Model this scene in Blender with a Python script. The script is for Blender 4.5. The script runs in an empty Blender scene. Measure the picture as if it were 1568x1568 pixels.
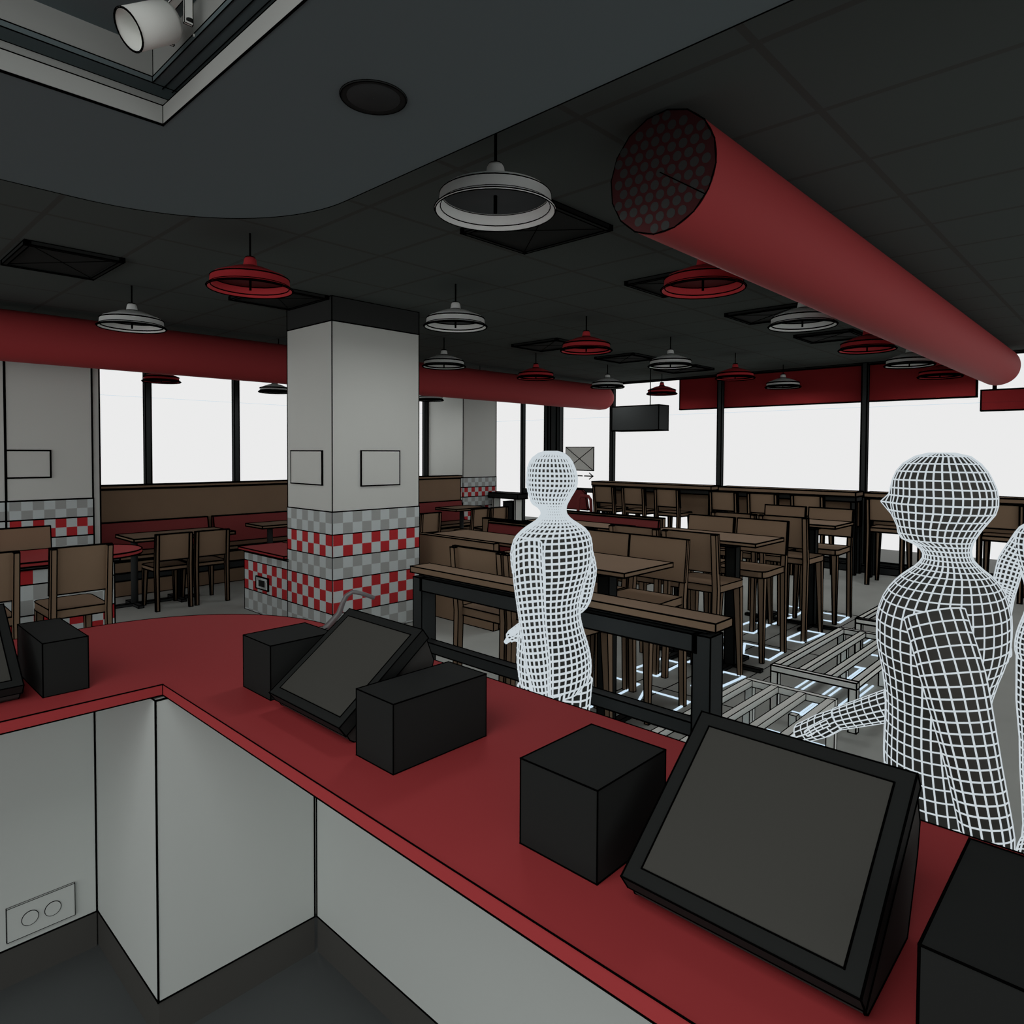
import bpy, bmesh, math, random
from mathutils import Vector, Matrix
random.seed(4)
C = bpy.context.scene.collection
PI = math.pi

# ------------------------------------------------------------------ materials
def lin(c):
    c /= 255.0
    return c / 12.92 if c <= 0.04045 else ((c + 0.055) / 1.055) ** 2.4
def rgb(r, g, b): return (lin(r), lin(g), lin(b), 1.0)
MATS = {}
def mat(name, col, rough=0.85, spec=0.15, noise=0.0, metal=0.0):
    m = bpy.data.materials.new(name); m.use_nodes = True
    nt = m.node_tree; b = nt.nodes['Principled BSDF']
    b.inputs['Roughness'].default_value = rough
    b.inputs['Specular IOR Level'].default_value = spec
    b.inputs['Metallic'].default_value = metal
    b.inputs['Base Color'].default_value = col
    if noise:
        tc = nt.nodes.new('ShaderNodeTexCoord'); n = nt.nodes.new('ShaderNodeTexNoise')
        n.inputs['Scale'].default_value = 3.0; n.inputs['Detail'].default_value = 4.0
        mx = nt.nodes.new('ShaderNodeMix'); mx.data_type = 'RGBA'
        mx.inputs[6].default_value = tuple(c * (1 - noise) for c in col[:3]) + (1,)
        mx.inputs[7].default_value = tuple(min(1, c * (1 + noise)) for c in col[:3]) + (1,)
        nt.links.new(tc.outputs['Object'], n.inputs['Vector'])
        nt.links.new(n.outputs['Fac'], mx.inputs[0])
        nt.links.new(mx.outputs[2], b.inputs['Base Color'])
    MATS[name] = m
    return m
def glow(name, col, s=1.0):
    m = bpy.data.materials.new(name); m.use_nodes = True
    nt = m.node_tree; nt.nodes.clear()
    e = nt.nodes.new('ShaderNodeEmission'); o = nt.nodes.new('ShaderNodeOutputMaterial')
    e.inputs[0].default_value = col; e.inputs[1].default_value = s
    nt.links.new(e.outputs[0], o.inputs[0]); return m

INK = mat('ink_edge', rgb(3, 3, 3), 1.0, 0.0)
WHITE = mat('white_plaster', rgb(211, 214, 209), noise=0.02)
PANEL = mat('white_panel', rgb(192, 198, 194), noise=0.02)
COVE = mat('cove_paint', rgb(168, 171, 167))
CAPDK = mat('dark_band', rgb(58, 60, 59), 1.0, 0.0)
RED = mat('red_laminate', rgb(160, 57, 59), 0.8, 0.1, noise=0.02)
DUCT = mat('red_duct_paint', rgb(166, 60, 62), 0.7, 0.15)
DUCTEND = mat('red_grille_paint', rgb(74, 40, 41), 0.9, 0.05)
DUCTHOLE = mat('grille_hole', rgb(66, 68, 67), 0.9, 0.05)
CUSH = mat('dark_red_upholstery', rgb(130, 60, 60), 0.9, 0.05, noise=0.06)
WOOD = mat('brown_wood', rgb(134, 112, 91), 0.8, 0.1, noise=0.07)
STEEL = mat('dark_steel', rgb(52, 55, 55), 0.8, 0.1)
BLACK = mat('black_plastic', rgb(31, 33, 32), 0.8, 0.1)
BEZEL = mat('bezel_plastic', rgb(31, 33, 32), 0.8, 0.1)
HOUSE = mat('housing_plastic', rgb(58, 58, 56), 0.8, 0.1)
SCREEN = mat('grey_screen', rgb(64, 64, 60), 0.6, 0.1)
FLOOR = mat('grey_floor', rgb(172, 176, 171), 0.8, 0.1, noise=0.10)
KFLOOR = mat('dark_floor', rgb(80, 84, 84), 0.8, 0.1, noise=0.08)
PLINTH = mat('dark_plinth', rgb(72, 72, 69), 0.9, 0.05)
SOFFIT = mat('soffit_paint', rgb(106, 119, 121), 0.95, 0.0)
GALV = mat('pale_steel', rgb(236, 239, 233), 0.7, 0.2)
CHROME = mat('grey_metal', rgb(112, 112, 112), 0.4, 0.4, metal=0.3)
LAMPW = mat('white_enamel', rgb(238, 242, 239), 0.6, 0.2)
LAMPR = mat('red_enamel', rgb(210, 62, 68), 0.6, 0.2)
LAMPIN = mat('shaded_dome_inside', rgb(80, 84, 86), 0.9, 0.05)  # dark grey stands in for the shade under a white dome
LAMPINR = mat('shaded_red_dome_inside', rgb(110, 56, 58), 0.9, 0.05)  # same for a red dome: shade put into the colour
BANNER = mat('banner_red', rgb(140, 42, 44), 0.9, 0.05)
TRIMG = mat('grey_trim', rgb(98, 102, 102), 0.8, 0.1)
FILL = mat('dark_body', rgb(66, 66, 63), 0.9, 0.05)
VENT = mat('vent_black', rgb(42, 44, 43), 0.9, 0.05)
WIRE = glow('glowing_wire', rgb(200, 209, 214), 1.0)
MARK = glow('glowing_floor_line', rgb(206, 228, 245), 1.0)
EXT = mat('pavement', rgb(120, 122, 119), 0.9, 0.05)

def grid_ceiling():
    m = mat('ceiling_tiles', rgb(84, 90, 88), 1.0, 0.0)
    nt = m.node_tree; b = nt.nodes['Principled BSDF']
    tc = nt.nodes.new('ShaderNodeTexCoord'); sp = nt.nodes.new('ShaderNodeSeparateXYZ')
    nt.links.new(tc.outputs['Object'], sp.inputs[0])
    def M(op, a, v=None):
        n = nt.nodes.new('ShaderNodeMath'); n.operation = op
        for i, s in enumerate((a, v)):
            if s is None: continue
            if isinstance(s, (int, float)): n.inputs[i].default_value = s
            else: nt.links.new(s, n.inputs[i])
        return n.outputs[0]
    def line(c, off, per, w):
        f = M('FRACT', M('DIVIDE', M('SUBTRACT', c, off), per))
        return M('LESS_THAN', f, w / per)
    g = M('MAXIMUM', line(sp.outputs[0], 2.185 - 6, 0.6, 0.03), line(sp.outputs[1], 0.965 - 7.3, 0.73, 0.03))
    mx = nt.nodes.new('ShaderNodeMix'); mx.data_type = 'RGBA'
    nt.links.new(g, mx.inputs[0])
    mx.inputs[6].default_value = rgb(84, 90, 88); mx.inputs[7].default_value = rgb(78, 79, 77)
    nt.links.new(mx.outputs[2], b.inputs['Base Color'])
    return m
CEIL = grid_ceiling()

def tile_mat(name, size, z0, reds):
    """checker of light and grey tiles, light and red between the heights in reds"""
    m = mat(name, rgb(200, 205, 203), 0.7, 0.15)
    nt = m.node_tree; b = nt.nodes['Principled BSDF']
    tc = nt.nodes.new('ShaderNodeTexCoord'); sp = nt.nodes.new('ShaderNodeSeparateXYZ')
    nt.links.new(tc.outputs['Object'], sp.inputs[0])
    def M(op, a, v=None):
        n = nt.nodes.new('ShaderNodeMath'); n.operation = op
        for i, s in enumerate((a, v)):
            if s is None: continue
            if isinstance(s, (int, float)): n.inputs[i].default_value = s
            else: nt.links.new(s, n.inputs[i])
        return n.outputs[0]
    u = M('FLOOR', M('DIVIDE', M('ADD', M('ADD', sp.outputs[0], sp.outputs[1]), 0.004), size))
    v = M('FLOOR', M('DIVIDE', M('SUBTRACT', sp.outputs[2], z0), size))
    ck = M('FLOORED_MODULO', M('ADD', u, v), 2.0)
    band = None
    for lo, hi in reds:
        q = M('MULTIPLY', M('GREATER_THAN', sp.outputs[2], lo - .0001), M('LESS_THAN', sp.outputs[2], hi - .0001))
        band = q if band is None else M('MAXIMUM', band, q)
    c1 = nt.nodes.new('ShaderNodeMix'); c1.data_type = 'RGBA'
    nt.links.new(band, c1.inputs[0]); c1.inputs[6].default_value = rgb(168, 172, 170); c1.inputs[7].default_value = rgb(188, 48, 52)
    c2 = nt.nodes.new('ShaderNodeMix'); c2.data_type = 'RGBA'
    nt.links.new(ck, c2.inputs[0]); c2.inputs[6].default_value = rgb(204, 213, 213)
    nt.links.new(c1.outputs[2], c2.inputs[7])
    nt.links.new(c2.outputs[2], b.inputs['Base Color'])
    return m
BANDS = ((0.0, .22), (.22, .52), (.52, .72), (.72, .92), (.92, 1.12))
TILE = tile_mat('checker_tiles', .1, .1199, ((.22, .52), (.72, .92)))
TILE2 = tile_mat('bar_checker_tiles', .1, .0799, ((.28, .58), (.78, .90)))

def glass_mat(name, col):
    m = bpy.data.materials.new(name); m.use_nodes = True
    nt = m.node_tree; nt.nodes.clear()
    t = nt.nodes.new('ShaderNodeBsdfTransparent'); o = nt.nodes.new('ShaderNodeOutputMaterial')
    t.inputs[0].default_value = col
    nt.links.new(t.outputs[0], o.inputs[0])
    return m
GLASS = glass_mat('clear_glass', (.995, .995, .995, 1))
GLINE = glass_mat('pale_glass_line', (.86, .93, .97, 1))

# ------------------------------------------------------------------ mesh building
class MB:
    def __init__(s): s.v = []; s.f = []; s.m = []; s.lines = []; s.smooth = []
    def add(s, vs, fs, m=0, sm=False):
        o = len(s.v); s.v += [Vector(p) for p in vs]
        for f in fs: s.f.append([o + i for i in f]); s.m.append(m); s.smooth.append(sm)
        return s
    def hexa(s, p, m=0):   # p: 4 bottom (ccw) + 4 top
        return s.add(p, [(3, 2, 1, 0), (4, 5, 6, 7), (0, 1, 5, 4), (1, 2, 6, 5), (2, 3, 7, 6), (3, 0, 4, 7)], m)
    def box(s, x0, x1, y0, y1, z0, z1, m=0):
        return s.hexa([(x0, y0, z0), (x1, y0, z0), (x1, y1, z0), (x0, y1, z0), (x0, y0, z1), (x1, y0, z1), (x1, y1, z1), (x0, y1, z1)], m)
    def bar(s, a, b, wa, wb, m=0):   # vertical-ish tapered bar, a bottom b top centres; w=(wx,wy)
        q = []
        for c, w in ((a, wa), (b, wb)):
            for sx, sy in ((-1, -1), (1, -1), (1, 1), (-1, 1)): q.append((c[0] + sx * w[0] / 2, c[1] + sy * w[1] / 2, c[2]))
        return s.hexa(q, m)
    def post(s, secs, m=0):   # bent square post: (centre, (wx, wy)) per level
        vs = []; n = len(secs)
        for c, w in secs:
            for sx, sy in ((-1, -1), (1, -1), (1, 1), (-1, 1)): vs.append((c[0] + sx * w[0] / 2, c[1] + sy * w[1] / 2, c[2]))
        fs = [(3, 2, 1, 0), tuple(4 * n - 4 + k for k in range(4))]
        fs += [(4 * i + k, 4 * i + (k + 1) % 4, 4 * i + 4 + (k + 1) % 4, 4 * i + 4 + k) for i in range(n - 1) for k in range(4)]
        return s.add(vs, fs, m)
    def prism(s, poly, z0, z1, m=0, axis='z', sm=False):
        n = len(poly)
        def P(a, b, c): return (a, b, c) if axis == 'z' else (a, c, b)   # axis y: poly in (x,z), extruded along y
        vs = [P(a, b, z0) for a, b in poly] + [P(a, b, z1) for a, b in poly]
        fs = [tuple(range(n))[::-1], tuple(range(n, 2 * n))] + [(i, (i + 1) % n, n + (i + 1) % n, n + i) for i in range(n)]
        if axis == 'y': fs = [f[::-1] for f in fs]
        return s.add(vs, fs, m, sm)
    def lathe(s, prof, n=32, m=0, c=(0, 0, 0), sm=True):
        vs = []; fs = []
        for r, z in prof:
            for k in range(n):
                a = 2 * PI * k / n; vs.append((c[0] + r * math.cos(a), c[1] + r * math.sin(a), c[2] + z))
        for i in range(len(prof) - 1):
            for k in range(n):
                k2 = (k + 1) % n
                fs.append((i * n + k, i * n + k2, (i + 1) * n + k2, (i + 1) * n + k))
        return s.add(vs, fs, m, sm)
    def tube(s, pts, r, n=8, m=0, cap=True, sm=True):
        pts = [Vector(p) for p in pts]; vs = []; fs = []
        rr = r if isinstance(r, (list, tuple)) else [r] * len(pts)
        up = None
        for i, p in enumerate(pts):
            d = (pts[min(i + 1, len(pts) - 1)] - pts[max(i - 1, 0)]).normalized()
            if up is None:
                up = Vector((0, 0, 1)) if abs(d.z) < .9 else Vector((1, 0, 0))
            a = d.cross(up).normalized(); up = a.cross(d).normalized()
            for k in range(n):
                t = 2 * PI * k / n; vs.append(p + (a * math.cos(t) + up * math.sin(t)) * rr[i])
        for i in range(len(pts) - 1):
            for k in range(n):
                fs.append((i * n + k, i * n + (k + 1) % n, (i + 1) * n + (k + 1) % n, (i + 1) * n + k))
        if cap:
            fs.append(tuple(range(n))[::-1]); fs.append(tuple(range((len(pts) - 1) * n, len(pts) * n)))
        return s.add(vs, fs, m, sm)
    def strip(s, a, b, r, m=0):     # square-section line from a to b
        a, b = Vector(a), Vector(b); d = b - a
        if d.length < 1e-6: return s
        d.normalize(); up = Vector((0, 0, 1)) if abs(d.z) < .9 else Vector((1, 0, 0))
        u = d.cross(up).normalized() * r; w = u.cross(d).normalized() * r
        a = a - d * r * .7; b = b + d * r * .7
        return s.add([a + u, a + w, a - u, a - w, b + u, b + w, b - u, b - w],
                     [(0, 1, 5, 4), (1, 2, 6, 5), (2, 3, 7, 6), (3, 0, 4, 7), (3, 2, 1, 0), (4, 5, 6, 7)], m)

def mesh(name, mb, mats, ink=0.0, ang=32.0):
    if not isinstance(mats, (list, tuple)): mats = [mats]
    me = bpy.data.meshes.new(name)
    me.from_pydata([tuple(v) for v in mb.v], [], mb.f)
    me.polygons.foreach_set('material_index', mb.m)
    me.polygons.foreach_set('use_smooth', mb.smooth)
    bm = bmesh.new(); bm.from_mesh(me)
    bmesh.ops.recalc_face_normals(bm, faces=bm.faces)
    segs = []
    if ink:
        th = math.radians(ang)
        for e in bm.edges:
            if len(e.link_faces) != 2 or e.calc_face_angle(0) > th: segs.append((e.verts[0].co.copy(), e.verts[1].co.copy()))
    segs += mb.lines
    if segs:
        k = len(mats); mats = list(mats) + [INK]; nb = MB()
        for sgm in segs: nb.strip(sgm[0], sgm[1], sgm[2] if len(sgm) > 2 else ink)
        vv = [bm.verts.new(p) for p in nb.v]
        for f in nb.f:
            q = bm.faces.new([vv[i] for i in f]); q.material_index = k
    bm.to_mesh(me); bm.free()
    for m in mats: me.materials.append(m)
    return me
def obj(name, mb, mats, parent=None, ink=0.0, ang=32.0):
    o = bpy.data.objects.new(name, mesh(name, mb, mats, ink, ang)); C.objects.link(o)
    if parent is not None: o.parent = parent
    return o
def tag(o, label=None, cat=None, group=None, kind=None):
    for k, v in (('label', label), ('category', cat), ('group', group), ('kind', kind)):
        if v: o[k] = v
    return o
def empty(name, loc=(0, 0, 0), rz=0.0):
    o = bpy.data.objects.new(name, None); C.objects.link(o)
    o.location = loc; o.rotation_euler = (0, 0, rz); o.empty_display_size = .1
    return o
def struct(name, mb, mats, ink=0.0, parent=None, ang=32.0):
    o = obj(name, mb, mats, parent, ink, ang)
    if parent is None: o['kind'] = 'structure'
    return o
KIDS = {}
def copy_tree(o, parent=None):
    c = o.copy(); C.objects.link(c)
    if parent is not None: c.parent = parent
    for ch in [x for x in ALLKIDS(o)]: copy_tree(ch, c)
    return c
def ALLKIDS(o): return list(o.children)
def ik(d): return 0.00118 * d       # thickness of the black edge piping of a thing

# ------------------------------------------------------------------ camera
F, CY, H = 1037.2, 722.2, 1.65
yaw, pit, rol = (math.radians(a) for a in (46.638, -1.634, 0.2717))
fw = Vector((math.sin(yaw) * math.cos(pit), math.cos(yaw) * math.cos(pit), math.sin(pit)))
rt = Vector((math.cos(yaw), -math.sin(yaw), 0)); up = rt.cross(fw)
R = rt * math.cos(rol) + up * math.sin(rol); U = -rt * math.sin(rol) + up * math.cos(rol)
cam = bpy.data.objects.new('camera', bpy.data.cameras.new('camera')); C.objects.link(cam)
cam.matrix_world = Matrix(((R.x, U.x, -fw.x, 0), (R.y, U.y, -fw.y, 0), (R.z, U.z, -fw.z, H), (0, 0, 0, 1)))
cam.data.sensor_width = 36; cam.data.lens = F / 1568 * 36; cam.data.shift_y = (CY - 784) / 1568
cam.data.clip_start = .05; cam.data.clip_end = 200
bpy.context.scene.camera = cam

# ------------------------------------------------------------------ setting
FX, LY, CZ, SZ = 10.9, 11.47, 3.0, 2.55
struct('floor', MB().box(-4, 10.95, 2.65, 11.6, -.1, 0).box(1.25, 10.95, -5, 2.65, -.1, 0), FLOOR)
struct('floor_staff', MB().box(-4, 1.25, -5, 2.65, -.1, 0), KFLOOR)
ce = MB().box(-2.5, 10.95, -2.5, 11.6, CZ, CZ + .1)
struct('ceiling', ce, CEIL)
struct('trim_1', MB().box(10.88, 10.98, -2.5, 9.3, CZ - .025, CZ + .1).box(10.88, 10.98, 9.3, 11.6, CZ - .025, CZ + .1), STEEL, ink=.006)

# lowered soffit over the counter with a rounded corner and a cove recess cut into it
pts = [(1.375, -2.5)]
cx, cy, rr = .70, 2.13, .675
for k in range(25):
    a = PI / 2 * k / 24; pts.append((cx + rr * math.cos(a), cy + rr * math.sin(a)))
pts += [(-2.5, 2.805)]
ox, oy = .717, 2.013          # recess corner
sof = MB()
hole = [(-2.5, oy), (ox, oy), (ox, -2.5)]
lower = [(-2.5, 2.805), (-2.5, oy), (ox, oy), (ox, -2.5)] + pts[:-1]
n = len(lower)
sof.add([(a, b, SZ) for a, b in lower], [tuple(range(n))])
side = pts
sof.add([(a, b, SZ) for a, b in side] + [(a, b, CZ) for a, b in side],
        [(i, i + 1, len(side) + i + 1, len(side) + i) for i in range(len(side) - 1)])
for a, b in zip(side[:-1], side[1:]): sof.lines.append((Vector((*a, SZ)), Vector((*b, SZ)), .0022))
so = struct('ceiling_soffit', sof, SOFFIT)
lip = MB()
lip.box(-2.5, ox + .03, oy, oy + .03, SZ + .004, 2.605).box(ox, ox + .03, -2.5, oy, SZ + .004, 2.605)
lip.lines += [(Vector((-2.5, oy, SZ)), Vector((ox, oy, SZ)), .0022), (Vector((ox, oy, SZ)), Vector((ox, -2.5, SZ)), .0022)]
struct('cove_lip', lip, COVE, ink=.0018, parent=so)
cw = MB().box(-2.5, .82, 2.082, 2.11, 2.605, 2.70).box(.79, .82, -2.5, 2.082, 2.605, 2.70)
struct('cove_wall', cw, COVE, ink=.0018, parent=so)
ci = MB().box(-2.5, .79, 2.016, 2.082, 2.659, 2.675).box(.692, .79, -2.5, 2.016, 2.659, 2.675)
for k in (.722, .748): ci.lines.append((Vector((k, -2.5, 2.658)), Vector((k, 2.03, 2.658)), .0016))
struct('cove_ceiling', ci, SOFFIT, ink=.0018, parent=so)
cr = MB().box(-2.5, .712, 2.018, 2.038, 2.663, 2.76).box(.694, .712, -2.5, 2.018, 2.663, 2.76)
struct('cove_riser', cr, COVE, ink=.0018, parent=so)
for a, b in (((-2.5, 1.5, 2.69), (.7, 1.5, 2.69)),): pass
struct('recess_ceiling', MB().box(-2.5, .72, -2.5, 2.045, 2.752, 2.78), SOFFIT, ink=.0018, parent=so)

# window walls
def window(name, axis, p, a0, a1, z0, z1, rails=(), bars=True, line=None, w=.07, ends=(True, True)):
    """glazed bay: frame with posts, panes of glass as a child"""
    f = MB()
    def B(s0, s1, zz0, zz1, t=.05):
        if axis == 'x': f.box(p - t / 2, p + t / 2, s0, s1, zz0, zz1)
        else: f.box(s0, s1, p - t / 2, p + t / 2, zz0, zz1)
    if ends[0]: B(a0 - w / 2, a0 + w / 2, z0, z1, .08)
    if ends[1]: B(a1 - w / 2, a1 + w / 2, z0, z1, .08)
    B(a0, a1, z0, z0 + .06); B(a0, a1, z1 - .03, z1)
    for r in rails: B(a0, a1, r[0], r[1])
    o = struct(name, f, STEEL, ink=.011)
    g = MB()
    if axis == 'x': g.box(p - .004, p + .004, a0, a1, z0 + .05, z1 - .03)
    else: g.box(a0, a1, p - .004, p + .004, z0 + .05, z1 - .03)
    struct('glass', g, GLASS, parent=o)
    if line:
        l = MB()
        if axis == 'x': l.box(p + .006, p + .010, a0, a1, line, line + .006)
        else: l.box(a0, a1, p + .006, p + .010, line, line + .006)
        struct('glass_seam', l, GLINE, parent=o)
    return o
ys = [-1.45, .83, 3.108, 5.389, 7.618]
n = 1
for a, b in zip(ys[:-1], ys[1:]):
    window('window_%d' % n, 'x', FX, a, b, 0, CZ, line=2.34, w=.075, ends=(True, False)); n += 1
window('window_%d' % n, 'x', FX, 7.618, 8.95, 0, CZ, rails=((.86, .93),), line=2.34, ends=(True, True)); n += 1
d1 = window('door_1', 'x', FX, 9.30, 9.97, 0, CZ, rails=((.76, .86),), line=2.34, w=.06, ends=(True, True))
window('window_%d' % n, 'x', FX, 9.97, 10.9, 0, CZ, rails=((.66, .76),), line=2.34, w=.05, ends=(False, True)); n += 1
cl = MB()
for a, b in ((8.90, 8.97), (8.99, 9.13), (9.15, 9.20), (9.22, 9.31)): cl.box(FX - .06, FX + .06, a, b, 0, CZ)
struct('trim_2', cl, STEEL, ink=.010)
struct('trim_3', MB().box(10.85, 10.95, 10.9, 11.6, 0, CZ), WHITE, ink=.01)
xs = [3.15, 3.81, 5.22, 6.63, 8.04, 9.40]
for a, b in zip(xs[:-1], xs[1:]):
    window('window_%d' % n, 'y', LY, a, b, 1.0, CZ, line=2.48, w=.085, ends=(a != 3.15, b == 9.40)); n += 1
struct('wall_left', MB().box(-4, 3.13, LY - .05, LY + .1, 0, CZ).box(3.13, 9.45, LY - .05, LY + .1, 0, 1.0), WHITE, ink=.011)
struct('baseboard_right', MB().box(10.18, 10.28, -5, 7.5, 0, .10), STEEL, ink=.011)
struct('ground', MB().box(10.98, 13.1, -8, 13, -.15, -.02), EXT)

# pillars: plaster shaft, dark head band, tile skirt in bands
def pillar(x0, x1, y0, y1, ztop, ink, frames=(), head=True, name='pillar'):
    o = struct(name, MB().box(x0, x1, y0, y1, 1.12, ztop), WHITE, ink=ink)
    t = MB()
    for za, zb in BANDS: t.box(x0 - .004, x1 + .004, y0 - .004, y1 + .004, za, zb)
    struct('tile_skirt', t, TILE, ink=ink * .8, parent=o)
    if head: struct('head_band', MB().box(x0, x1, y0, y1, ztop, CZ), CAPDK, ink=ink, parent=o)
    return o
pillar(3.211, 4.170, 5.185, 5.96, 2.785, .0062)
pp = pillar(1.478, 2.257, 8.5, 9.1, CZ, .010, head=False)
struct('side_pilaster', MB().box(2.262, 2.335, 8.52, 9.1, 0, CZ), WHITE, ink=.009, parent=pp)
struct('wall_back', MB().box(-4, 1.474, 8.5, 8.7, 1.12, CZ), WHITE, ink=.010)
wb = MB()
for za, zb in BANDS: wb.box(-4, 1.470, 8.496, 8.704, za, zb)
struct('tile_skirt', wb, TILE, ink=.008, parent=bpy.data.objects['wall_back'])
p3 = pillar(9.45, 10.42, 10.314, 11.42, CZ, .012, head=False)

# frames on the pillars
def wall_frame(axis, p, a0, a1, z0, z1, label, ink):
    b = MB()
    if axis == 'x': b.box(p - .012, p, a0, a1, z0, z1)
    else: b.box(a0, a1, p - .012, p, z0, z1)
    o = obj('blank_picture_panel', b, WHITE, ink=ink)
    return tag(o, label, 'picture', 'blank square panels on the pillars')
wall_frame('x', 3.210, 5.335, 5.878, 1.352, 1.655, 'blank pale panel on the narrow left face of the central checkered pillar', .0062)
wall_frame('y', 5.184, 3.503, 3.930, 1.340, 1.658, 'blank pale panel on the wide right face of the central checkered pillar', .0062)
wall_frame('y', 8.499, 1.478, 1.862, 1.362, 1.645, 'blank pale panel on the tiled pillar at the left edge of the room', .009)

# ------------------------------------------------------------------ service counter
poly = [(-3, 1.986), (.692, 1.986), (.692, -3), (1.362, -3)]
cx, cy, rr = .762, 2.222, .60
for k in range(33):
    a = PI / 2 * k / 32; poly.append((cx + rr * math.cos(a), cy + rr * math.sin(a)))
poly.append((-3, 2.822))
ct = obj('counter_top', MB().prism(poly, .97, 1.0), RED, ink=.0020)
tag(ct, 'long glossy red L-shaped counter top with a rounded outer corner', 'countertop')
def cabinet(label, x0, x1, y0, y1):
    e = empty('base_cabinet', ((x0 + x1) / 2, (y0 + y1) / 2, 0)); tag(e, label, 'cabinet', 'white cabinets under the red counter')
    dx, dy = e.location.x, e.location.y
    obj('body', MB().box(x0 - dx, x1 - dx, y0 - dy, y1 - dy, .118, .964), PANEL, e, ink=.0032)
    obj('plinth', MB().box(x0 - dx + .001, x1 - dx - .001, y0 - dy + .001, y1 - dy - .001, 0, .117), PLINTH, e)
cabinet('white cabinet run under the right arm of the red counter', 1.156, 1.31, -2.9, 1.966)
cabinet('white corner cabinet jutting out under the inner corner of the red counter', .667, 1.150, 1.970, 2.62)
cabinet('white cabinet run with a double socket under the left arm of the red counter', -2.9, .664, 2.516, 2.74)
e = empty('power_outlet', (.509, 2.512, .195)); tag(e, 'pale double wall socket low on the white cabinet below the left counter', 'outlet')
cp = obj('cover_plate', MB().box(-.09, .09, -.006, .003, -.052, .052), PANEL, e, ink=.0011)
for sx in (-.031, .029):
    c = MB(); c.prism([(sx + .022 * math.cos(2 * PI * k / 24), .022 * math.sin(2 * PI * k / 24)) for k in range(24)], -.0085, -.0065, axis='y')
    obj('socket', c, PANEL, cp, ink=.0009)

# black boxes
def bbox(label, x0, x1, y0, y1, h=.143):
    o = obj('black_box', MB().box(-(x1 - x0) / 2, (x1 - x0) / 2, -(y1 - y0) / 2, (y1 - y0) / 2, 0, h), BLACK, ink=.0017)
    o.location = ((x0 + x1) / 2, (y0 + y1) / 2, 1.0005)
    return tag(o, label, 'box', 'plain black boxes on the red counter')
bbox('small black box on the left arm of the red counter, right of the cut-off screen', .436, .541, 2.098, 2.385)
bbox('black box on the red counter partly behind the left side of the middle touchscreen', .840, 1.027, 1.654, 1.809)
bbox('long black box on the red counter hiding the right corner of the middle touchscreen', .815, 1.076, 1.094, 1.224)
bbox('cube-like black box on the red counter just left of the large near touchscreen', .817, 1.012, .592, .749)
bbox('big black box cut off by the bottom right corner of the picture', .783, 1.047, -.14, .162, .147)

# touchscreens
def terminal(label, loc, rz):
    e = empty('touchscreen_terminal', loc, rz); tag(e, label, 'touchscreen', 'touchscreen terminals on the red counter')
    hw = .1585
    p0 = Vector((0, 0, .045)); t = Vector((.234, 0, .173)).normalized(); nn = Vector((t.z, 0, -t.x))   # nn points down/back
    L = .291
    def q(s, d): v = p0 + t * s + nn * d; return (v.x, v.z)
    bz = obj('bezel', MB().prism([q(0, 0), q(L, 0), q(L, .030), q(.0, .030)], -hw, hw, axis='y'), BEZEL, e, ink=.0016)
    obj('housing', MB().prism([(q(.004, .031)), (q(L - .004, .031)), (.272, .135), (.262, .095), (.215, 0), (.042, 0), (.030, .008)], -hw + .004, hw - .004, axis='y'), HOUSE, e, ink=.0014)
    s0, s1, w = .022, .268, .1355
    sc = MB()
    a, b = [p0 + t * s - nn * .0008 for s in (s0, s1)]
    a2, b2 = [p0 + t * s + nn * .002 for s in (s0, s1)]
    sc.hexa([(a2.x, -w, a2.z), (b2.x, -w, b2.z), (b2.x, w, b2.z), (a2.x, w, a2.z), (a.x, -w, a.z), (b.x, -w, b.z), (b.x, w, b.z), (a.x, w, a.z)])
    obj('screen', sc, SCREEN, bz, ink=.0015)
    return e
terminal('large black touchscreen terminal nearest on the red counter, next to the cube-like box', (.800, .379, 1.0005), 0)
terminal('black touchscreen terminal between two black boxes in the middle of the counter', (.806, 1.436, 1.0005), 0)
terminal('black touchscreen terminal cut off by the left edge of the picture', (.236, 2.096, 1.0005), PI / 2)

# bent pipe
pp_ = MB().tube([(1.30, 2.165, 1.0), (1.318, 2.155, 1.02), (1.35, 2.138, 1.06), (1.362, 2.13, 1.10), (1.372, 2.122, 1.125), (1.39, 2.11, 1.138), (1.415, 2.094, 1.132), (1.455, 2.066, 1.112)],
               [.013, .013, .011, .009, .009, .008, .008, .008], 12)
o = obj('bent_pipe', pp_, CHROME)
c = MB(); c.lathe([(.0, 0), (.02, 0), (.02, .012), (.0, .012)], 16, c=(1.30, 2.165, 1.0005)); obj('collar', c, CHROME, o, ink=.0012)
tag(o, 'bent grey metal spout rising behind the middle touchscreen on the counter', 'spout')

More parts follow.
